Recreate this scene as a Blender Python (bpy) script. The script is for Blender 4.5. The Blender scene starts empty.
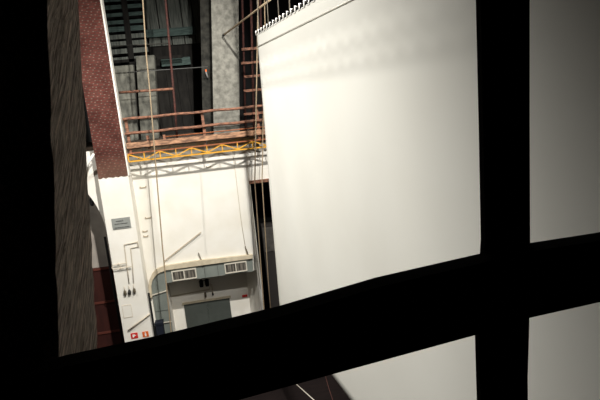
import bpy, bmesh, math, random
from mathutils import Vector, Matrix
random.seed(7)
C = bpy.context.scene.collection
DZ = 0.75                      # heights below are measured from the foot of the far doors; the stage floor is z = 0


# ------------------------------------------------------------------ materials
def mat(name, base, rough=.8, var=None, scale=6., detail=6., bump=0., stretch=(1, 1, 1), metallic=0., lo=.35, hi=.65):
    m = bpy.data.materials.new(name); m.use_nodes = True
    nt = m.node_tree; b = nt.nodes['Principled BSDF']
    b.inputs['Base Color'].default_value = (*base, 1); b.inputs['Roughness'].default_value = rough
    b.inputs['Metallic'].default_value = metallic
    b.inputs['Specular IOR Level'].default_value = .25
    if var or bump:
        tc = nt.nodes.new('ShaderNodeTexCoord'); mp = nt.nodes.new('ShaderNodeMapping')
        mp.inputs['Scale'].default_value = stretch
        n = nt.nodes.new('ShaderNodeTexNoise'); n.inputs['Scale'].default_value = scale; n.inputs['Detail'].default_value = detail
        nt.links.new(tc.outputs['Object'], mp.inputs[0]); nt.links.new(mp.outputs[0], n.inputs['Vector'])
        if var:
            r = nt.nodes.new('ShaderNodeValToRGB')
            r.color_ramp.elements[0].position = lo; r.color_ramp.elements[1].position = hi
            r.color_ramp.elements[0].color = (*var, 1); r.color_ramp.elements[1].color = (*base, 1)
            nt.links.new(n.outputs['Fac'], r.inputs[0]); nt.links.new(r.outputs[0], b.inputs['Base Color'])
        if bump:
            bp = nt.nodes.new('ShaderNodeBump'); bp.inputs['Strength'].default_value = bump; bp.inputs['Distance'].default_value = .03
            nt.links.new(n.outputs['Fac'], bp.inputs['Height']); nt.links.new(bp.outputs[0], b.inputs['Normal'])
    return m


def brick_mat():
    m = bpy.data.materials.new('brick'); m.use_nodes = True
    nt = m.node_tree; N = nt.nodes.new; L = nt.links.new; b = nt.nodes['Principled BSDF']
    b.inputs['Roughness'].default_value = .9; b.inputs['Specular IOR Level'].default_value = .1
    tc = N('ShaderNodeTexCoord'); sp = N('ShaderNodeSeparateXYZ'); cb = N('ShaderNodeCombineXYZ')
    L(tc.outputs['Object'], sp.inputs[0])
    ad = N('ShaderNodeMath'); ad.operation = 'ADD'; L(sp.outputs[0], ad.inputs[0]); L(sp.outputs[1], ad.inputs[1])
    L(ad.outputs[0], cb.inputs[0]); L(sp.outputs[2], cb.inputs[1])
    br = N('ShaderNodeTexBrick'); br.inputs['Scale'].default_value = 1.
    br.inputs['Brick Width'].default_value = .19; br.inputs['Row Height'].default_value = .098
    br.inputs['Mortar Size'].default_value = .014; br.inputs['Mortar Smooth'].default_value = .4
    br.inputs['Color1'].default_value = (.085, .027, .021, 1); br.inputs['Color2'].default_value = (.125, .042, .033, 1)
    br.inputs['Mortar'].default_value = (.08, .045, .036, 1)
    L(cb.outputs[0], br.inputs['Vector'])
    n = N('ShaderNodeTexNoise'); n.inputs['Scale'].default_value = 1.6; n.inputs['Detail'].default_value = 5
    L(tc.outputs['Object'], n.inputs['Vector'])
    # pale limewash flecks left where the joints cross
    vo = N('ShaderNodeTexVoronoi'); vo.voronoi_dimensions = '2D'; vo.inputs['Scale'].default_value = 1.; vo.inputs['Randomness'].default_value = .4
    mp = N('ShaderNodeMapping'); mp.inputs['Scale'].default_value = (5.6, 9.4, 1); mp.inputs['Rotation'].default_value = (0, 0, .35)
    L(cb.outputs[0], mp.inputs[0]); L(mp.outputs[0], vo.inputs['Vector'])
    r = N('ShaderNodeValToRGB'); r.color_ramp.elements[0].position = .05; r.color_ramp.elements[1].position = .22
    r.color_ramp.elements[0].color = (.75, .75, .75, 1); r.color_ramp.elements[1].color = (0, 0, 0, 1)
    L(vo.outputs['Distance'], r.inputs[0])
    mx = N('ShaderNodeMix'); mx.data_type = 'RGBA'; L(r.outputs[0], mx.inputs['Factor'])
    L(br.outputs['Color'], mx.inputs['A']); mx.inputs['B'].default_value = (.25, .175, .14, 1)
    r2 = N('ShaderNodeValToRGB'); r2.color_ramp.elements[0].position = .35; r2.color_ramp.elements[1].position = .68
    r2.color_ramp.elements[0].color = (.62, .55, .55, 1); r2.color_ramp.elements[1].color = (1.05, 1, 1, 1)
    L(n.outputs['Fac'], r2.inputs[0])
    mu = N('ShaderNodeMix'); mu.data_type = 'RGBA'; mu.blend_type = 'MULTIPLY'; mu.inputs['Factor'].default_value = 1
    L(mx.outputs['Result'], mu.inputs['A']); L(r2.outputs[0], mu.inputs['B'])
    # dirty limewash splashed on the lowest courses
    mr = N('ShaderNodeMapRange'); mr.inputs['From Min'].default_value = 9.3; mr.inputs['From Max'].default_value = 8.3
    L(sp.outputs[2], mr.inputs['Value'])
    ml = N('ShaderNodeMath'); ml.operation = 'MULTIPLY'; L(mr.outputs[0], ml.inputs[0]); ml.inputs[1].default_value = .45
    m3 = N('ShaderNodeMix'); m3.data_type = 'RGBA'; L(ml.outputs[0], m3.inputs['Factor'])
    L(mu.outputs['Result'], m3.inputs['A']); m3.inputs['B'].default_value = (.20, .125, .085, 1)
    L(m3.outputs['Result'], b.inputs['Base Color'])
    return m


M = dict(
    white=mat('limewash', (.86, .83, .76), .9, (.80, .76, .67), 1.1, 8, .05, lo=.3, hi=.6),
    cream=mat('cream_plaster', (.62, .54, .40), .85, (.52, .45, .33), 5),
    screen=mat('screen_cloth', (.80, .79, .73), .9, (.75, .735, .67), .35, 6, lo=.3, hi=.7),
    brick=brick_mat(), tan=mat('tan_metal', (.40, .32, .22), .6), greyline=mat('screen_line_grey', (.42, .40, .35), .9),
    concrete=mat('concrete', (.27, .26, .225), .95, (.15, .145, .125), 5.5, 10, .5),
    plaster=mat('blotched_plaster', (.22, .215, .18), .95, (.06, .06, .052), 3.2, 9, .4, (1, 1, .6)),
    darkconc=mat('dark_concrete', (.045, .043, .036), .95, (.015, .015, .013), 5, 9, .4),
    boards=mat('dark_boards', (.20, .21, .185), .9, (.09, .10, .09), 3, 8, .2, (6, 1, .5)),
    tealwood=mat('weathered_teal_wood', (.10, .145, .13), .85, (.055, .08, .075), 6, 8, .2, (.5, 1, 4)),
    darkwood=mat('dark_wood', (.022, .020, .017), .85, (.010, .009, .008), 6, 6, .2, (1, 1, .3)),
    rust=mat('rusty_timber', (.34, .155, .095), .8, (.10, .055, .04), 9, 8, .3, (.6, 2, 2)),
    wood=mat('worn_plank', (.52, .29, .17), .8, (.16, .09, .06), 7, 8, .3, (.6, 2, 2)),
    redrust=mat('red_rust', (.10, .036, .028), .75, (.05, .025, .022), 10, 6, .2),
    orange=mat('orange_paint', (.40, .13, .05), .6, (.25, .09, .045), 9),
    yellow=mat('yellow_paint', (.78, .40, .045), .55, (.66, .33, .04), 8),
    deck=mat('deck_underside', (.10, .07, .05), .9, (.06, .045, .035), 4),
    rope=mat('hemp_rope', (.38, .29, .19), .9, (.30, .23, .15), 20),
    palewire=mat('pale_cable', (.34, .30, .24), .8),
    teal=mat('grey_green_paint', (.215, .235, .212), .7, (.185, .205, .185), 3, 6),
    doorgreen=mat('door_green_grey', (.07, .078, .07), .6, (.06, .068, .06), 3, 5),
    frame=mat('white_window_frame', (.62, .58, .49), .6),
    louvre=mat('dark_glass', (.05, .045, .04), .35, (.20, .18, .15), 5, 3, 0, (6, 1, .3), lo=.4, hi=.55),
    black=mat('black_paint', (.008, .008, .008), .85), tarred=mat('tarred_timber', (.0035, .0035, .0038), 1.),
    matblack=mat('black_cloth', (.004, .004, .004), 1.),
    iron=mat('dark_iron', (.03, .028, .026), .6),
    conduit=mat('painted_conduit', (.60, .53, .42), .6),
    bronze=mat('bronze_pulley', (.11, .09, .06), .5),
    red=mat('sign_red', (.62, .025, .02), .5), orangered=mat('sign_orange', (.70, .14, .03), .5),
    signwhite=mat('sign_white', (.85, .83, .78), .5),
    plaque=mat('grey_plaque', (.30, .31, .29), .6, (.26, .27, .25), 5), ink=mat('plaque_lettering', (.05, .05, .05), .7),
    navy=mat('navy_plastic', (.010, .013, .022), .6),
    wine=mat('wine_panel', (.055, .016, .012), .6, (.035, .011, .009), 3, 5, 0, (1, 1, .3)),
    wineedge=mat('wine_moulding', (.11, .032, .022), .6),
    corridor=mat('corridor_plaster', (.42, .38, .33), .9, (.36, .32, .28), 3),
    floor=mat('dark_stage_floor', (.012, .0085, .008), .85, (.008, .006, .006), 3, 6, .05, (.3, 3, 1)),
    passgrey=mat('cabinet_dark', (.03, .026, .024), .7), passpale=mat('cabinet_pale', (.085, .078, .07), .7, (.05, .046, .04), 4),
    shell=mat('dark_stage_house', (.012, .012, .012), .95),
    steel=mat('grey_steel', (.10, .10, .095), .6), palegrey=mat('pale_grey_card', (.22, .21, .2), .8),
)


def grain_mat():
    """coarse, slanting, fibrous grain of the near post"""
    m = bpy.data.materials.new('rough_fibrous_timber'); m.use_nodes = True
    nt = m.node_tree; N = nt.nodes.new; L = nt.links.new; b = nt.nodes['Principled BSDF']
    b.inputs['Roughness'].default_value = .95; b.inputs['Specular IOR Level'].default_value = .1
    tc = N('ShaderNodeTexCoord'); mp = N('ShaderNodeMapping')
    mp.inputs['Rotation'].default_value = (math.radians(47), 0, 0)
    mp2 = N('ShaderNodeMapping'); mp2.inputs['Scale'].default_value = (40, 40, 5.5)
    L(tc.outputs['Object'], mp.inputs[0]); L(mp.outputs[0], mp2.inputs[0])
    n = N('ShaderNodeTexNoise'); n.inputs['Scale'].default_value = 1.5; n.inputs['Detail'].default_value = 10
    n.inputs['Roughness'].default_value = .65; n.inputs['Distortion'].default_value = .8
    L(mp2.outputs[0], n.inputs['Vector'])
    r = N('ShaderNodeValToRGB'); r.color_ramp.elements[0].position = .40; r.color_ramp.elements[1].position = .64
    r.color_ramp.elements[0].color = (.20, .15, .12, 1); r.color_ramp.elements[1].color = (.95, .78, .66, 1)
    L(n.outputs['Fac'], r.inputs[0]); L(r.outputs[0], b.inputs['Base Color'])
    bp = N('ShaderNodeBump'); bp.inputs['Strength'].default_value = 1.; bp.inputs['Distance'].default_value = .02
    L(n.outputs['Fac'], bp.inputs['Height']); L(bp.outputs[0], b.inputs['Normal'])
    return m


M['grain'] = grain_mat()


# ------------------------------------------------------------------ mesh helpers (x, y, height measured from the door foot level)
def V(p): return Vector((p[0], p[1], p[2] + DZ))


def box(bm, x0, x1, y0, y1, z0, z1, lean=0., bev=0.):
    """axis-aligned box; lean shifts x by lean*(z - z0)"""
    vs = [bm.verts.new(V((x + lean * (z - z0), y, z))) for z in (z0, z1) for y in (y0, y1) for x in (x0, x1)]
    fs = [bm.faces.new([vs[i] for i in f]) for f in ((0, 2, 3, 1), (4, 5, 7, 6), (0, 1, 5, 4), (2, 6, 7, 3), (0, 4, 6, 2), (1, 3, 7, 5))]
    if bev:
        es = list({e for f in fs for e in f.edges})
        bmesh.ops.bevel(bm, geom=es, offset=bev, segments=2, affect='EDGES', profile=.6)


def prism(bm, poly, y0, y1):
    """polygon in (x, z) given a depth from y0 to y1"""
    a = [bm.verts.new(V((x, y0, z))) for x, z in poly]; b = [bm.verts.new(V((x, y1, z))) for x, z in poly]
    n = len(poly)
    f1 = bm.faces.new(a); f2 = bm.faces.new(b[::-1])
    for i in range(n): bm.faces.new((a[i], b[i], b[(i + 1) % n], a[(i + 1) % n]))
    bm.normal_update()
    bmesh.ops.triangulate(bm, faces=[f1, f2])
    bmesh.ops.recalc_face_normals(bm, faces=bm.faces[:])


def tube(bm, pts, r, seg=8, square=False):
    pts = [V(p) for p in pts]
    seg = 4 if square else seg
    rings = []
    for i, p in enumerate(pts):
        t = (pts[min(i + 1, len(pts) - 1)] - pts[max(i - 1, 0)]).normalized()
        ref = Vector((0, 1, 0)) if abs(t.y) < .9 else Vector((1, 0, 0))
        u = t.cross(ref).normalized(); w = u.cross(t)
        rr = r[i] if isinstance(r, (list, tuple)) else r
        off = math.pi / 4 if square else 0
        rings.append([bm.verts.new(p + rr * (math.cos(2 * math.pi * k / seg + off) * u + math.sin(2 * math.pi * k / seg + off) * w)) for k in range(seg)])
    for a, b in zip(rings, rings[1:]):
        for k in range(seg):
            f = bm.faces.new((a[k], a[(k + 1) % seg], b[(k + 1) % seg], b[k])); f.smooth = not square
    bm.faces.new(rings[0][::-1]); bm.faces.new(rings[-1])
    bmesh.ops.recalc_face_normals(bm, faces=bm.faces[:])


def root_loc(o):
    while o.parent: o = o.parent
    return Vector(o.location)


def obj(name, bm, m, parent=None, origin=None):
    """link a bmesh (in stage coordinates) as one mesh object"""
    if parent is None:
        if origin is None:
            xs = [v.co for v in bm.verts]; lo = [min(c[i] for c in xs) for i in range(3)]; hi = [max(c[i] for c in xs) for i in range(3)]
            loc = Vector(((lo[0] + hi[0]) / 2, (lo[1] + hi[1]) / 2, lo[2]))
        else: loc = Vector(origin)
    else: loc = root_loc(parent)
    keep = m.name in ('brick', 'limewash', 'cream_plaster')     # these textures are laid out in stage coordinates
    bmesh.ops.translate(bm, verts=bm.verts[:], vec=-loc)
    me = bpy.data.meshes.new(name); bm.to_mesh(me); bm.free()
    o = bpy.data.objects.new(name, me); C.objects.link(o)
    for mm in (m if isinstance(m, list) else [m]): me.materials.append(mm)
    if parent is None: o.location = loc
    else: o.parent = parent
    return o


def tag(o, label, cat, group=None):
    o['label'] = label; o['category'] = cat
    if group: o['group'] = group
    return o


def thing(name, label, cat, loc, group=None):
    o = bpy.data.objects.new(name, None); C.objects.link(o); o.location = V(loc); o.empty_display_size = .2
    return tag(o, label, cat, group)


def struct(name, bm, m, parent=None):
    o = obj(name, bm, m, parent, origin=(0, 0, 0))
    if parent is None: o['kind'] = 'structure'
    return o


def B(): return bmesh.new()


def one_box(*a, **k):
    bm = B(); box(bm, *a, **k); return bm


def one_tube(*a, **k):
    bm = B(); tube(bm, *a, **k); return bm


# ------------------------------------------------------------------ the stage house
FL = -DZ
struct('floor', one_box(-14, 14, -4, 27, FL - .3, FL), M['floor'])
struct('ceiling', one_box(-14, 14, -4, 27, 24, 24.3), M['shell'])
struct('wall_left', one_box(-14.3, -14, -4, 27, FL, 24), M['shell'])
struct('wall_right', one_box(14, 14.3, -4, 27, FL, 24), M['shell'])
struct('wall_front', one_box(-14, 14, -4.3, -4, FL, 24), M['shell'])
struct('wall_rear', one_box(-14, 14, 27, 27.3, FL, 24), M['shell'])

# the near wall with the opening the view is taken through
N0, N1, NB = 2.22, 2.55, 7.6
struct('wall_near_left', one_box(-14, -.70, N0, N1, FL, 24), M['matblack'])
struct('wall_near_right', one_box(2.6, 14, N0, N1, FL, 24), M['matblack'])
struct('wall_near_top', one_box(-.70, 2.6, N0, N1, 10.78, 24), M['matblack'])
struct('wall_near_bottom', one_box(-.70, 2.6, N0, N1, FL, NB), M['matblack'])
struct('floor_near', one_box(-5, 5, -4, N0, NB - .25, NB), M['shell'])

# white rear wall of the stage
bm = B(); W0, W1 = 20.8, 21.1
TOP = 8.5
box(bm, -3.34, -2.65, W0, W1, FL, TOP)
box(bm, -2.65, 1.05, W0, W1, 3.03, TOP)
box(bm, 1.05, 1.2, W0, W1, FL, TOP)
box(bm, 1.2, 2.75, W0, W1, 6.72, TOP)
box(bm, 2.75, 14, W0, W1, FL, TOP)
struct('wall_back', bm, M['white'])
bm = B()                                                         # the doorway recess behind it
box(bm, -3.0, .75, 21.95, 22.1, FL, 3.2)
box(bm, -2.9, -2.66, 21.1, 21.95, FL, 3.2)
a = [(1.05, 21.1), (.65, 21.95), (.85, 21.95), (1.2, 21.1)]
lo = [bm.verts.new(V((x, y, FL))) for x, y in a]; hi = [bm.verts.new(V((x, y, 3.03))) for x, y in a]
bm.faces.new(lo[::-1]); bm.faces.new(hi)
for i in range(4): bm.faces.new((lo[i], lo[(i + 1) % 4], hi[(i + 1) % 4], hi[i]))
struct('wall_recess', bm, M['white'])
struct('ceiling_recess', one_box(-3.0, 1.05, 21.1, 22.1, 3.03, 3.2), M['deck'])

# white wall with the tall arch left of the pillar
R_, CX, CZ = 2.6, -7.07, 5.4
arch = [(-4.36, FL), (-4.47, FL)] + [(CX + R_ * math.cos(math.radians(i * 3)), CZ + R_ * 1.15 * math.sin(math.radians(i * 3))) for i in range(61)] + [(-9.67, FL), (-14, FL), (-14, 8.62), (-4.36, 8.62)]
bm = B(); prism(bm, arch, 20.4, 20.75); struct('wall_arch', bm, M['white'])
bm = B(); box(bm, -14, -3.6, 21.42, 21.6, FL, 8.5); box(bm, -4.34, -4.2, 20.8, 21.42, FL, 8.5); box(bm, -14, -3.6, 20.75, 21.6, 8.5, 8.6)
struct('wall_corridor', bm, M['corridor'])
w = struct('trim_1', one_box(-14, -4.35, 21.36, 21.419, FL, 3.88), M['wine'])
for z in (1.05, 2.36, 3.78): struct('wainscot_moulding', one_box(-14, -4.35, 21.32, 21.36, z, z + .09), M['wineedge'], w)

# dark passage behind the tall doorway
bm = B()
box(bm, 1.0, 3.4, 24.6, 24.7, FL, 7); box(bm, 1.05, 1.15, 22.15, 24.6, FL, 7); box(bm, 3.3, 3.4, 21.1, 24.6, FL, 7); box(bm, 1.0, 3.4, 21.1, 24.7, 7, 7.1)
struct('wall_passage', bm, M['shell'])

# upper gallery: floor, boarded back wall
struct('floor_gallery', one_box(-14, 14, 20.85, 26.9, 8.52, 8.74), M['deck'])
struct('wall_gallery', one_box(-14, 14, 25.2, 25.4, 8.74, 24), M['shell'])

# ------------------------------------------------------------------ pillar of brick over whitewash
p = thing('brick_pillar', 'tall red brick pillar with whitewashed lower half between archway and back wall', 'pillar', (-3.85, 20.8, FL))
bm = B(); box(bm, -4.35, -3.30, 20.0, 20.39, 7.62, 20)
obj('brick_shaft', bm, M['brick'], p)
bm = B(); box(bm, -3.30, -3.25, 20.0, 20.39, 7.62, 20)
obj('white_side', bm, M['white'], p)
bm = B()
top = [(-4.36 + 1.07 * i / 12, 7.62 + random.uniform(-.035, .05)) for i in range(13)]
prism(bm, [(-4.42, FL), (-3.34, FL), (-3.29, 7.5)] + [(x, z) for x, z in top[::-1]] + [(-4.36, 7.4)], 19.985, 20.79)
obj('whitewashed_base', bm, M['white'], p)

# ------------------------------------------------------------------ catwalk with rails
cw = thing('catwalk', 'narrow catwalk with worn brown wooden rails across the white back wall', 'catwalk', (-.7, 20.45, 8.5))
obj('deck', one_box(-3.2, 3.2, 20.12, 20.84, 8.55, 8.66), M['deck'], cw)
obj('edge_plank', one_box(-3.2, 3.2, 20.05, 20.12, 8.60, 8.80, bev=.012), M['wood'], cw)
for z, r in ((9.67, .052), (9.14, .056)):
    pts = [(-3.2 + 6.4 * i / 16, 20.1, z + .012 * math.sin(i * 1.7)) for i in range(17)]
    obj('rail', one_tube(pts, r), M['rust'], cw)
obj('thin_rail', one_tube([(-1.8, 20.16, 8.89), (3.2, 20.16, 8.87)], .022), M['orange'], cw)
proto = None
for x, z0, z1 in ((-.33, 8.32, 9.66), (1.72, 8.5, 9.66), (-3.1, 8.5, 9.66)):
    if proto is None:
        proto = obj('rail_post', one_box(x - .05, x + .05, 20.155, 20.235, z0, z1), M['rust'], cw)
    else:
        c = proto.copy(); C.objects.link(c); c.parent = cw; c.location = (x + .33, 0, .0)
obj('rail_bracket', one_box(-2.46, -2.37, 20.15, 20.23, 8.5, 9.0), M['rust'], cw)
obj('rail_bracket', one_box(-1.86, -1.77, 20.15, 20.23, 8.6, 8.97), M['rust'], cw)

# ------------------------------------------------------------------ yellow truss under the catwalk
ty = thing('lattice_truss', 'slim yellow lattice truss slung under the catwalk', 'truss', (-.65, 20.06, 8.1))
YT = 20.07
obj('top_chord', one_box(-3.2, 3.0, YT - .025, YT + .025, 8.395, 8.44), M['orange'], ty)
obj('bottom_chord', one_box(-3.2, 3.0, YT - .025, YT + .025, 8.095, 8.145), M['yellow'], ty)
nodes = [-3.2 + .577 * i for i in range(11)]
for i, x in enumerate(nodes):
    obj('vertical', one_box(x - .019, x + .019, YT - .018, YT + .018, 8.145, 8.395), M['yellow'], ty)
    if i + 1 < len(nodes):
        z0, z1 = (8.39, 8.15) if i % 2 == 0 else (8.15, 8.39)
        obj('diagonal', one_tube([(x, YT, z0), (nodes[i + 1], YT, z1)], .028, square=True), M['yellow'], ty)
for x in (-2.6, -.3, 1.6):
    obj('hanger', one_box(x - .02, x + .02, YT - .02, YT + .02, 8.44, 8.598), M['iron'], ty)

# ------------------------------------------------------------------ upper gallery contents
LN = .085
bm = B(); box(bm, .0, 1.03, 20.9, 21.8, 8.74, 22, lean=.105, bev=.03)
tag(obj('concrete_column', bm, M['concrete']), 'thick grey concrete column standing behind the catwalk rails', 'column')
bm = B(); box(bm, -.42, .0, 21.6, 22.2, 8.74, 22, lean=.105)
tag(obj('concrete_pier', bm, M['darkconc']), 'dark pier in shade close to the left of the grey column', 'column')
bm = B(); box(bm, -2.95, -2.23, 22.3, 22.9, 8.74, 12.05, lean=LN, bev=.03)
tag(obj('plaster_pier', bm, M['plaster']), 'blotched pale grey pier behind the rails, right one of two', 'column')
bm = B(); box(bm, -3.95, -3.07, 22.4, 23.0, 8.74, 11.75, lean=LN, bev=.03)
tag(obj('plaster_pier', bm, M['plaster']), 'blotched grey pier behind the rails, nearer the brick pillar', 'column')

x = -2.25                                                        # board screens high up at the back
sc = thing('board_partition', 'dark grey vertical board partition at the back of the gallery', 'partition', (-1.2, 24.3, 8.74))
obj('backing', one_box(-2.3, .3, 24.42, 24.5, 8.74, 16), M['darkwood'], sc)
while x < .1:
    wdt = random.uniform(.42, .56)
    obj('board', one_box(x, x + wdt - .05, 24.33 + random.uniform(0, .03), 24.41, 12.6, 16), M['boards'], sc)
    x += wdt
x = -2.2
while x < .1:
    wdt = random.uniform(.42, .6)
    obj('board', one_box(x, x + wdt - .06, 24.35, 24.41, 9, 11.7), M['darkwood'], sc)
    x += wdt
tag(obj('cross_beam', one_box(-2.3, -.18, 24.1, 24.3, 12.95, 13.28, bev=.01), M['tealwood']), 'greenish weathered beam across the dark boards, upper of two', 'beam', )
tag(obj('cross_beam', one_box(-1.85, -.6, 24.1, 24.3, 11.7, 12.03, bev=.01), M['tealwood']), 'short greenish beam on the dark boards, lower of two', 'beam')
sl = thing('slatted_screen', 'dark slatted wooden screen high beside the brick pillar', 'screen', (-3.3, 23.9, 8.74))
for i in range(9):
    z = 12.05 + i * .3
    obj('slat', one_box(-4.1, -2.3, 23.85, 23.92, z, z + random.uniform(.14, .24), lean=0), M['tealwood' if i > 3 else 'boards'], sl)
obj('stile', one_box(-3.2, -2.98, 23.75, 23.84, 8.74, 15, lean=.02), M['darkwood'], sl)
obj('stile', one_box(-4.1, -3.95, 23.75, 23.84, 8.74, 15), M['darkwood'], sl)
obj('sill_rail', one_box(-4.1, -.9, 23.75, 23.84, 11.98, 12.1), M['darkwood'], sl)

fr = thing('scaffold_bracing', 'rust-brown pipe post with a crossbar behind the catwalk rails', 'frame', (-1.3, 20.7, 8.74))
obj('post', one_tube([(-1.42, 21.0, 8.74), (-1.33, 20.96, 10.0), (-1.13, 20.9, 14), (-.9, 20.9, 17)], .042), M['redrust'], fr)
obj('crossbar', one_tube([(-3.3, 20.92, 10.66), (-1.30, 20.92, 10.62)], .05), M['rust'], fr)
obj('thin_bar', one_tube([(-2.9, 21.02, 11.38), (.1, 21.02, 11.33)], .015), M['steel'], fr)
obj('thin_bar', one_tube([(-3.3, 21.02, 12.36), (-1.2, 21.02, 12.3)], .02), M['darkconc'], fr)

ld = thing('scaffold_ladder', 'rust-brown scaffold ladder beside the rear edge of the white screen', 'ladder', (1.7, 21.2, 8.74))
for x0, r in ((1.28, .045), (1.62, .05), (1.98, .045)):
    obj('upright', one_tube([(x0, 21.2, 8.74), (x0 + .42, 21.2, 13.6), (x0 + .7, 21.2, 17)], r), M['redrust'], ld)
for x0, z in ((1.52, 11.88), (1.44, 11.36), (1.5, 10.84), (1.42, 10.3), (1.32, 9.4)):
    obj('rung', one_box(x0 - .05, x0 + .78, 21.08, 21.15, z - .045, z + .045), M['rust'], ld)

ol = thing('gallery_lamp', 'small lamp with an orange-red top on the shaded pier by the column', 'lamp', (.0, 21.5, 11.0))
obj('lamp_cap', one_box(-.02, .04, 21.48, 21.54, 11.18, 11.27), M['orangered'], ol)
obj('lamp_body', one_tube([(.05, 21.5, 10.95), (.0, 21.5, 11.18)], .032), M['palegrey'], ol)

st = thing('batten_pole', 'slanting pole reaching up from the concrete column past the screen corner', 'pole', (.82, 20.8, 12.4))
obj('shaft', one_tube([(.83, 20.76, 12.42), (2.30, 17.5, 13.0)], .035), M['rope'], st)
obj('ferrule', one_tube([(.81, 20.81, 12.41), (.87, 20.67, 12.436)], .045), M['iron'], st)

# ------------------------------------------------------------------ the big white screen, square to the back wall
K = Vector((1.70, 16.92)); DIR = Vector((.1428, -.9897)); NRM = Vector((-.9897, -.1428)); LEN = 13.4
ZB, ZT = 2.86, 11.90
sr = thing('projection_screen', 'huge white screen hanging edge-on to the back wall', 'screen', (2.6, 10.3, ZB))


def S(s, z, off=0.):
    q = K + DIR * s + NRM * off
    lean = .024 * (z - ZT)
    return (q.x + lean * .9, q.y, z)


bm = B(); ns, nz = 60, 40
for off in (0., -.02):
    g = [[bm.verts.new(V(S(LEN * i / ns, ZB + (ZT - ZB) * j / nz, off + .012 * math.sin(i * .55 + j * .13) * (1 - abs(2 * j / nz - 1))))) for j in range(nz + 1)] for i in range(ns + 1)]
    for i in range(ns):
        for j in range(nz):
            f = bm.faces.new((g[i][j], g[i + 1][j], g[i + 1][j + 1], g[i][j + 1])); f.smooth = True
    if off == 0.: g0 = g
per = lambda g: [g[i][0] for i in range(ns + 1)] + [g[ns][j] for j in range(1, nz + 1)] + [g[i][nz] for i in range(ns - 1, -1, -1)] + [g[0][j] for j in range(nz - 1, 0, -1)]
pa, pb = per(g0), per(g)
for i in range(len(pa)):
    bm.faces.new((pa[i], pa[(i + 1) % len(pa)], pb[(i + 1) % len(pa)], pb[i]))
bmesh.ops.recalc_face_normals(bm, faces=bm.faces[:])
obj('cloth', bm, M['screen'], sr)
obj('batten', one_tube([S(-.12, ZT + .07), S(LEN + .1, ZT + .07)], .03), M['iron'], sr)
pts = []
for i in range(int(LEN / .34)):
    s = i * .34
    pts += [S(s, ZT - .02, .02), S(s + .05, ZT + .105, .04), S(s + .1, ZT + .09, -.05), S(s + .16, ZT - .02, .02)]
obj('lacing', one_tube(pts, .016, seg=5), M['signwhite'], sr)
obj('grey_line', one_tube([S(-.01, ZT - .37, .012), S(LEN, ZT - .37, .012)], .022, seg=6), M['greyline'], sr)  # thin grey line along the screen, a little below its top edge
for k, s in enumerate((.35, 1.5, 2.6, 3.6, 6., 9., 12.)):
    a = S(s, ZT + .108)
    tag(obj('suspension_cable', one_tube([a, (a[0] + .5, a[1], 24)], .016, seg=5), M['palewire']),
        'thin cable holding up the top edge of the white screen', 'cable', 'cables above the white screen')

# ------------------------------------------------------------------ ropes
tag(obj('hanging_rope', one_tube([(-1.25, 19.5, 23.9), (-1.82, 19.5, 13.6), (-1.97, 19.5, 11.77), (-2.03, 19.5, 10.5), (-2.20, 19.5, 7.95), (-2.40, 19.5, 4.8), (-2.55, 19.5, 1.4), (-2.6, 19.5, FL)], .024, seg=6), M['rope']),
    'long beige rope hanging in front of the catwalk and the white wall', 'rope', 'hanging ropes')
tag(obj('hanging_rope', one_tube([(2.9, 19.4, 23.9), (2.17, 19.4, 13.7), (1.56, 19.4, 9.0), (1.30, 19.4, 6.96), (1.10, 19.4, 1.95), (1.05, 19.4, FL)], .024, seg=6), M['rope']),
    'beige rope along the left edge of the dark tall doorway', 'rope', 'hanging ropes')
tag(obj('hanging_rope', one_tube([(2.9, 19.5, 20), (2.2, 19.5, 11.4), (1.84, 19.5, 9.0), (1.58, 19.5, 6.93), (1.4, 19.5, 3.0), (1.3, 19.5, FL)], .020, seg=6), M['rope']),
    'beige rope crossing the middle of the dark tall doorway', 'rope', 'hanging ropes')
tag(obj('wall_cable', one_tube([(.64, 20.785, 8.4), (.66, 20.785, 7.28), (.66, 20.785, 5.24), (.72, 20.785, 3.75)], .010, seg=5), M['conduit']),
    'thin cable running down the white wall above the teal surround', 'cable')
tag(obj('wall_cable', one_tube([(1.36, 20.785, 8.3), (1.22, 20.785, 8.0), (1.16, 20.785, 7.4), (1.14, 20.785, 5), (1.12, 20.785, 2.2)], .010, seg=5), M['conduit']),
    'thin cable looping down beside the tall doorway', 'cable')

# ------------------------------------------------------------------ plaque, brackets and pipework on pillar and wall
YP = 19.985
pq = thing('wall_plaque', 'small grey lettered plaque on the whitewashed pillar', 'sign', (-3.82, YP - .02, 5.66))
obj('plate', one_box(-4.14, -3.47, YP - .025, YP - .001, 5.66, 6.08, bev=.004), M['plaque'], pq)
for z, segs in ((5.965, ((-3.98, -3.86), (-3.85, -3.71))), (5.86, ((-4.04, -3.86), (-3.83, -3.79), (-3.77, -3.58))), (5.72, ((-4.06, -3.98), (-3.96, -3.84), (-3.82, -3.70), (-3.68, -3.52)))):
    for x0, x1 in segs:
        bm = B(); x = x0; up = True; pts = [(x0, YP - .029, z - .012)]
        while x < x1:
            pts.append((x, YP - .029, z + (.016 if up else -.016))); x += random.uniform(.012, .022); up = not up
        tube(bm, pts, .011, seg=4)
        obj('lettering', bm, M['ink'], pq)

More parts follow.
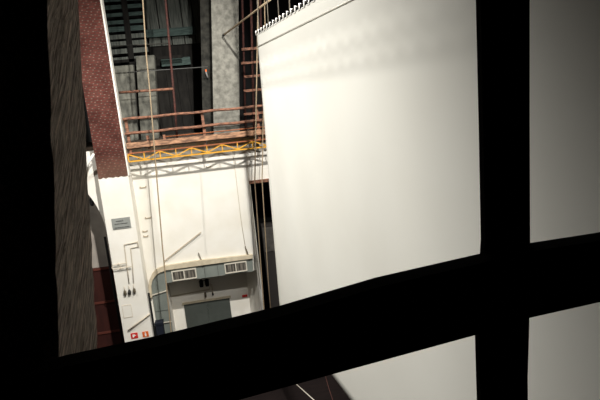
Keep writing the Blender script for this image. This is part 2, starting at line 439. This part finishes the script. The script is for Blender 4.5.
for i, (x, z, lb) in enumerate(((-2.94, 7.0, 'small wall bracket high on the white wall under the truss'), (-2.92, 5.78, 'small wall bracket on white wall, level with the plaque'),
                            (-3.12, 5.25, 'tiny bracket on white wall just below plaque level, upper of two'), (-3.12, 5.05, 'tiny bracket on white wall just below plaque level, lower of two'),
                            (-.35, 7.5, 'tiny bracket on the white wall below the truss shadow'))):
    w_ = .11 if i < 2 else .08
    bm = B(); box(bm, x - w_, x + w_, 20.765, 20.799, z - .014, z + .012)
    for s in (-1, 1): box(bm, x + s * w_ - .015, x + s * w_ + .015, 20.765, 20.799, z, z + .05)
    tag(obj('wall_bracket', bm, M['tan']), lb, 'bracket', 'brackets on the white wall')

cd = thing('conduit', 'bent conduits running down the whitewashed pillar below the plaque', 'pipe', (-3.75, YP, 4))
obj('pipe', one_tube([(-3.31, YP - .03, 5.08), (-3.83, YP - .03, 5.04), (-3.86, YP - .03, 4.2), (-3.88, YP - .03, 3.5)], .017, seg=6), M['conduit'], cd)
obj('pipe', one_tube([(-3.33, YP - .03, 4.90), (-3.62, YP - .03, 4.87), (-3.66, YP - .03, 4.1), (-3.72, YP - .03, 3.5)], .015, seg=6), M['conduit'], cd)
obj('pipe', one_tube([(-3.33, YP - .03, 5.12), (-3.33, YP - .03, 4.87)], .017, seg=6), M['conduit'], cd)
bk = thing('pipe_bracket', 'flat rail loop fixed across the pillar under the bent conduits', 'bracket', (-4.1, YP, 4.1))
obj('bar', one_tube([(-3.86, YP - .09, 4.34), (-4.36, YP - .09, 4.32), (-4.39, YP - .09, 4.23), (-4.36, YP - .09, 4.15), (-3.68, YP - .09, 4.17)], .02, seg=6), M['conduit'], bk)
for x, z in ((-4.15, 4.33), (-4.1, 4.157)):
    obj('fixing', one_tube([(x, YP - .1, z), (x, YP, z)], .028, seg=6), M['conduit'], bk)
for x, z, lb in ((-4.08, 3.17, 'small bronze weight hanging on the pillar, leftmost of three'), (-3.91, 3.17, 'small dark weight hanging on the pillar, middle of three'), (-3.73, 3.20, 'small bronze weight hanging on the pillar, rightmost of three')):
    t = thing('hanging_weight', lb, 'weight', (x, YP - .06, z - .1), 'three weights on the pillar')
    obj('body', one_tube([(x, YP - .06, z - .12), (x, YP - .06, z - .08), (x, YP - .06, z + .04), (x, YP - .06, z + .10)], [.025, .055, .055, .02]), M['iron' if x == -3.91 else 'bronze'], t)
    obj('hook', one_tube([(x, YP - .06, z + .10), (x, YP - .03, z + .24)], .012, seg=6), M['conduit'], t)
bm = B()
x0, x1, z0, z1 = -4.28, -3.96, 2.15, 2.63
box(bm, x0, x1, YP - .012, YP - .001, z0, z1)
hp = tag(obj('wall_hatch', bm, M['white']), 'square white hatch cover on the pillar below the weights', 'hatch')
bm = B()
for a in ((x0 - .012, x1 + .012, z1, z1 + .014), (x0 - .012, x1 + .012, z0 - .014, z0), (x0 - .012, x0, z0, z1), (x1, x1 + .012, z0, z1)):
    box(bm, a[0], a[1], YP - .018, YP - .001, a[2], a[3])
obj('hatch_rim', bm, M['conduit'], hp)
tag(obj('handrail', one_tube([(-4.2, YP - .05, 1.62), (-3.29, YP - .05, 2.17)], .03, seg=6), M['conduit']), 'short slanting pale handrail above the two red signs', 'handrail')
bm = one_box(-4.14, -3.88, YP - .02, YP - .001, 1.24, 1.46)
f1 = tag(obj('fire_sign', bm, M['red']), 'red square sign with white hose mark at the pillar foot', 'sign', 'signs at the pillar foot')
bm = B(); prism(bm, [(-4.08, 1.29), (-4.03, 1.29), (-4.0, 1.345), (-3.94, 1.35), (-4.0, 1.41), (-4.08, 1.41)], YP - .026, YP - .021); obj('hose_mark', bm, M['signwhite'], f1)
bm = one_box(-3.70, -3.47, YP - .02, YP - .001, 1.23, 1.45)
f2 = tag(obj('fire_sign', bm, M['orangered']), 'orange-red square sign with upright pale mark near the pillar edge', 'sign', 'signs at the pillar foot')
bm = B(); box(bm, -3.615, -3.555, YP - .026, YP - .021, 1.26, 1.37); box(bm, -3.60, -3.57, YP - .026, YP - .021, 1.37, 1.43); obj('extinguisher_mark', bm, M['signwhite'], f2)

# pole and arch fittings at left
tag(obj('wall_pole', one_tube([(-4.95, 20.2, 7.8), (-4.36, 19.95, 8.55)], .042, seg=6), M['signwhite']), 'white pole slanting up to the brick pillar above the arch', 'pole')
tag(obj('thin_rod', one_tube([(-4.95, 20.38, 7.2), (-4.70, 20.38, 8.2)], .015, seg=6), M['bronze']), 'thin dark rod beside the slanting white pole', 'rod')
al = thing('arch_lamp', 'black lamp hanging inside the top of the archway', 'lamp', (-4.86, 20.6, 6.56))
obj('lamp_body', one_tube([(-4.87, 20.6, 6.56), (-4.87, 20.6, 6.64), (-4.86, 20.6, 6.80), (-4.85, 20.6, 6.88)], [.05, .085, .085, .03]), M['black'], al)
obj('lamp_cord', one_tube([(-4.85, 20.6, 6.88), (-4.85, 20.6, 7.08)], .012, seg=6), M['black'], al)
tag(obj('downpipe', one_tube([(-4.70, 21.0, FL), (-4.70, 21.0, 5.2)], .05), M['black']), 'black pipe standing just inside the archway', 'pipe')

# ------------------------------------------------------------------ teal surround over the doors
su = thing('door_surround', 'grey-green panelled surround with rounded cream edge over the double doors', 'surround', (-1.2, 20.78, FL))
inner = [(-3.22, 2.55), (-3.20, 3.02), (-3.12, 3.25), (-2.98, 3.42), (-2.79, 3.54), (-2.5, 3.60), (.95, 3.585)]
outer = [(-3.325, 2.55), (-3.31, 3.0), (-3.24, 3.27), (-3.09, 3.53), (-2.88, 3.70), (-2.55, 3.78), (-1.17, 3.81), (.97, 3.74)]
bm = B(); prism(bm, [(-3.22, FL)] + inner + [(.92, 3.01), (-2.62, 3.04), (-2.65, FL)], 20.74, 20.797)
obj('panel', bm, M['teal'], su)
bm = B(); prism(bm, outer + inner[::-1], 20.66, 20.797)
obj('rounded_edge', bm, M['cream'], su)
bm = B()
for z in (.1, .72, 1.9): box(bm, -3.21, -2.66, 20.725, 20.739, z, z + .012)
box(bm, -1.05, -1.035, 20.73, 20.739, 3.03, 3.6); box(bm, -.52, -.505, 20.73, 20.739, 3.03, 3.6)
obj('panel_joint', bm, M['doorgreen'], su)
obj('ledge', one_tube([(-3.30, 20.70, 2.62), (-2.62, 20.70, 2.74)], .03, square=True), M['frame'], su)
obj('ledge', one_tube([(-3.1, 20.70, 1.4), (-2.62, 20.70, 1.4)], .022, square=True), M['frame'], su)
for n, (x0, x1) in enumerate(((-2.35, -1.37), (-.23, .68))):
    o = bpy.data.objects.new('window_%d' % (n + 1), None); C.objects.link(o); o.location = V((x0, 20.72, 3.08)); o['kind'] = 'structure'
    bm = B(); z0, z1, t = 3.08, 3.51, .045
    for a in ((x0, x1, z1 - t, z1), (x0, x1, z0, z0 + t), (x0, x0 + t, z0 + t, z1 - t), (x1 - t, x1, z0 + t, z1 - t), ((x0 + x1) / 2 - .02, (x0 + x1) / 2 + .02, z0 + t, z1 - t)):
        box(bm, a[0], a[1], 20.69, 20.738, a[2], a[3])
    obj('window_frame', bm, M['frame'], o)
    for a, b in ((x0 + t, (x0 + x1) / 2 - .02), ((x0 + x1) / 2 + .02, x1 - t)):
        obj('pane', one_box(a, b, 20.715, 20.735, z0 + t, z1 - t), M['louvre'], o)
for x in (-1.09, .80):
    t = thing('roof_bracket', 'small rod on top of the cream edge %s' % ('between the two windows' if x < 0 else 'at its right end'), 'bracket', (x, 20.7, 3.74), 'rods on the cream edge')
    obj('rod', one_tube([(x, 20.72, 3.5), (x - .03, 20.72, 3.85), (x - .1, 20.72, 4.12)], .018, seg=6), M['bronze'], t)
tag(obj('slanting_rod', one_tube([(-2.58, 20.7, 3.80), (-2.55, 20.72, 3.97), (-.98, 20.72, 4.95)], .02, seg=6), M['tan']), 'long slanting pole rising from the cream edge of the surround', 'pole')

# double doors in the recess
d = bpy.data.objects.new('door_1', None); C.objects.link(d); d.location = V((-1.18, 21.9, FL)); d['kind'] = 'structure'
for x0, x1, hx in ((-2.16, -1.180, -1.27), (-1.177, -.2, -1.08)):
    lf = obj('leaf', one_box(x0, x1, 21.88, 21.94, FL, 1.58, bev=.008), M['doorgreen'], d)
    obj('handle', one_box(hx - .03, hx + .03, 21.85, 21.88, .48, .55), M['signwhite'], lf)
obj('door_head', one_box(-2.22, -.14, 21.86, 21.945, 1.585, 1.66), M['cream'], d)
sp_ = thing('twin_spotlight', 'pair of small black spotlights under the grey-green panel', 'lamp', (-1.15, 21.8, 2.3))
obj('mounting_bar', one_tube([(-1.40, 21.85, 2.52), (-.95, 21.85, 2.56)], .02, seg=6), M['iron'], sp_)
for x in (-1.30, -1.06):
    obj('lamp_head', one_tube([(x, 21.83, 2.62), (x, 21.8, 2.54), (x, 21.74, 2.36), (x, 21.72, 2.30)], [.05, .085, .085, .06]), M['black'], sp_)
pi = thing('recess_pipe', 'pale pipe with taps along the recess wall above the doors', 'pipe', (-1.8, 21.9, 2.0))
obj('pipe', one_tube([(-2.6, 21.9, 2.03), (-1.0, 21.9, 2.10), (-.92, 21.9, 2.35), (-.88, 21.9, 2.30), (-.88, 21.9, 1.85)], .022, seg=6), M['conduit'], pi)
obj('tap', one_tube([(-1.20, 21.86, 1.78), (-1.19, 21.86, 2.0)], .045, seg=8), M['bronze'], pi)
obj('tap', one_tube([(-.88, 21.86, 1.82), (-.88, 21.86, 1.95)], .035, seg=8), M['iron'], pi)
tag(obj('exit_sign', one_box(.36, .58, 21.90, 21.945, 1.51, 1.60), M['red']), 'tiny red sign on the white wall right of the doors', 'sign')
tag(obj('door_tag', one_box(-.17, -.09, 21.90, 21.945, .35, .52), M['yellow']), 'tiny yellow tag beside the right door leaf', 'sign')
tag(obj('standpipe', one_tube([(-3.29, 20.3, FL), (-3.29, 20.3, 1.6), (-3.28, 20.3, 2.88)], .045), M['black']), 'black upright pipe between the pillar and the grey-green panel', 'pipe')
nb = thing('navy_bin', 'dark navy bin standing at the foot of the grey-green panel', 'bin', (-3.1, 20.4, FL))
obj('bin_body', one_box(-3.22, -2.92, 20.25, 20.55, FL, 1.5, bev=.02), M['navy'], nb)
obj('bin_lid', one_box(-3.235, -2.90, 20.23, 20.57, 1.5, 1.62, bev=.02), M['navy'], nb)

# tall doorway fittings
tag(obj('timber_lintel', one_box(1.15, 2.8, 20.70, 20.795, 6.66, 6.78), M['rust']), 'brown timber lintel over the tall dark doorway', 'beam')
cb = thing('grey_cabinet', 'grey cabinet in the gloom inside the tall doorway', 'cabinet', (1.85, 22.5, FL))
obj('cabinet_body', one_box(1.55, 2.35, 22.3, 22.9, FL, 4.5, bev=.01), M['passgrey'], cb)
obj('cabinet_door', one_box(1.58, 2.32, 22.26, 22.30, 3.3, 4.4, bev=.01), M['passpale'], cb)

# loose cables on the stage floor
tag(obj('floor_cable', one_tube([(1.9, 18, FL + .02), (2.36, 16.7, FL + .02), (2.60, 15.4, FL + .02), (2.75, 14, FL + .02)], .018, seg=6), M['frame']), 'pale cable lying on the dark stage floor below the screen', 'cable', 'cables on the stage floor')
tag(obj('floor_cable', one_tube([(3.1, 18.4, FL + .02), (3.02, 17.2, FL + .02), (2.96, 15.8, FL + .02), (3.0, 14.6, FL + .02)], .014, seg=6), M['redrust']), 'thin reddish cable on the stage floor beside the pale one', 'cable', 'cables on the stage floor')

# ------------------------------------------------------------------ near timbers
bm = B()
L_ = -.146                                                       # the post leans: x grows with height
def px_(x, z): return x - L_ * (z - 9.75)
z0, z1 = 7.6, 10.77
nseg = 40
rows = []
for i in range(nseg + 1):
    z = z0 + (z1 - z0) * i / nseg
    j = lambda: random.uniform(-.0035, .0035)
    rows.append([bm.verts.new(V(q)) for q in ((px_(-.80, z), 1.6, z), (px_(-.477, z) + j(), 1.6 + j(), z), (-.513 + .113 * (z - 9.75) + j(), 2.2 + j(), z), (px_(-.80, z), 2.2, z))])
for a, b in zip(rows, rows[1:]):
    for k in range(4): bm.faces.new((a[k], a[(k + 1) % 4], b[(k + 1) % 4], b[k]))
bm.faces.new(rows[0][::-1]); bm.faces.new(rows[-1])
tag(obj('timber_post', bm, M['grain']), 'thick leaning post with coarse fibrous brown grain at far left', 'post')

tf = thing('timber_cross', 'black timber crossbar and upright crossing the opening in the foreground', 'frame', (.2, 1.5, 7.6))
bm = B()
def edge(pts): return [(x + (0 if k in (0, len(pts) - 1) else random.uniform(-.003, .003)), z + random.uniform(-.003, .003)) for k, (x, z) in enumerate(pts)]
top = edge([(-1.6, 9.13), (-.68, 9.235), (-.51, 9.26), (-.26, 9.275), (.13, 9.31), (.45, 9.355), (.79, 9.38), (.97, 9.395), (1.22, 9.395), (2.2, 9.42)])
bot = edge([(2.2, 9.27), (1.19, 9.186), (.93, 9.172), (.74, 9.14), (.27, 9.096), (-.02, 9.063), (-1.6, 8.93)])
prism(bm, top + bot, 1.46, 1.54)
obj('crossbar', bm, M['tarred'], tf)
bm = B()
prism(bm, edge([(.838, 10.76), (.837, 10.2), (.836, 9.8), (.836, 9.42), (.803, 9.1), (.805, 8.9), (.81, 7.6), (.985, 7.6), (.987, 8.9), (.992, 9.1), (.998, 9.4), (.998, 9.8), (.998, 10.2), (.998, 10.76)]), 1.545, 1.575)
obj('upright', bm, M['tarred'], tf)

# ------------------------------------------------------------------ lights of the stage
def spot(name, loc, target, energy, angle, blend, size, col=(1, .972, .915)):
    l = bpy.data.lights.new(name, 'SPOT'); l.energy = energy; l.spot_size = math.radians(angle); l.spot_blend = blend
    l.shadow_soft_size = size; l.color = col
    o = bpy.data.objects.new(name, l); C.objects.link(o); o.location = V(loc)
    o.rotation_euler = (V(target) - V(loc)).to_track_quat('-Z', 'Y').to_euler()
    return o


spot('screen_light', (-8.0, 12.3, 14.2), (2, 14.2, 7.0), 5900, 97, .68, .06)
LA = Vector((-8.0, 14.3, 14.2))
spot('screen_light_flagged', LA, (2, 16.3, 7.0), 2100, 102, .54, .018)
spot('bridge_light', (3.02, 8.0, 14.3), (-1.6, 20, 5.6), 3100, 92, .8, .12)
spot('grid_light', (3.18, 7.0, 21.3), (-1.6, 20, 4.5), 19500, 60, .8, .15)

# unseen lattice-edged flag added at left to shade the screen head from one lamp
def FP(s, z):
    q = K + DIR * s
    return LA + (Vector((q.x, q.y, z)) - LA) * .12


bm = B()
def strip(s0, s1, za, zb):
    p = [FP(s0, za), FP(s1, za), FP(s1, zb), FP(s0, zb)]
    f = [bm.verts.new(V(q)) for q in p]; g = [bm.verts.new(V(q + Vector((-.015, 0, 0)))) for q in p]
    bm.faces.new(f); bm.faces.new(g[::-1])
    for k in range(4): bm.faces.new((f[k], g[k], g[(k + 1) % 4], f[(k + 1) % 4]))
strip(-1.5, 13.5, 11.12, 13.4)
for z in (10.28, 10.70): strip(-1.5, 13.5, z, z + .13)
for k in range(50):
    s0 = -1.4 + k * .3
    for za, zb in ((10.41, 10.70), (10.83, 11.12)):
        p = [FP(s0, za if k % 2 else zb), FP(s0 + .3, zb if k % 2 else za)]
        tube(bm, p, .006, seg=4)
struct('shade_flag', bm, M['matblack'])
bm = B()                                                         # unseen panel, added to keep the screen lamp's beam off the back wall
a0, a1 = [(-8 + .7 * math.cos(math.radians(t)), 12.3 + .7 * math.sin(math.radians(t))) for t in (32, 95)]
f = [bm.verts.new(V((x, y, z))) for z in (13.2, 14.6) for x, y in (a0, a1)]
g = [bm.verts.new(v.co + Vector((.01, .015, 0))) for v in f]
for q in ((0, 1, 3, 2),): bm.faces.new([f[k] for k in q]); bm.faces.new([g[k] for k in q[::-1]])
for p, q in ((0, 1), (1, 3), (3, 2), (2, 0)): bm.faces.new((f[p], g[p], g[q], f[q]))
struct('beam_blocker', bm, M['matblack'])

M['floor'].node_tree.nodes['Principled BSDF'].inputs['Specular IOR Level'].default_value = .03
w = bpy.data.worlds.new('world'); bpy.context.scene.world = w; w.use_nodes = True
w.node_tree.nodes['Background'].inputs[0].default_value = (.5, .55, .6, 1); w.node_tree.nodes['Background'].inputs[1].default_value = .0

# ------------------------------------------------------------------ camera
cam = bpy.data.cameras.new('camera'); co = bpy.data.objects.new('camera', cam); C.objects.link(co)
cam.sensor_width = 36; cam.lens = 523 / 600 * 36; cam.clip_start = .05; cam.clip_end = 200
cols = [Vector((.98154, -.16727, -.09273)), Vector((.12275, .17913, .97614)), Vector((-.14667, -.96950, .19635))]
rot = Matrix((cols[0], cols[1], cols[2])).transposed()
co.matrix_world = Matrix.Translation(V((0, 0, 9.95))) @ rot.to_4x4()
sc_ = bpy.context.scene; sc_.camera = co
sc_.view_settings.view_transform = 'Standard'; sc_.view_settings.look = 'None'; sc_.view_settings.exposure = 0; sc_.view_settings.gamma = 1
sc_.view_settings.use_curve_mapping = False
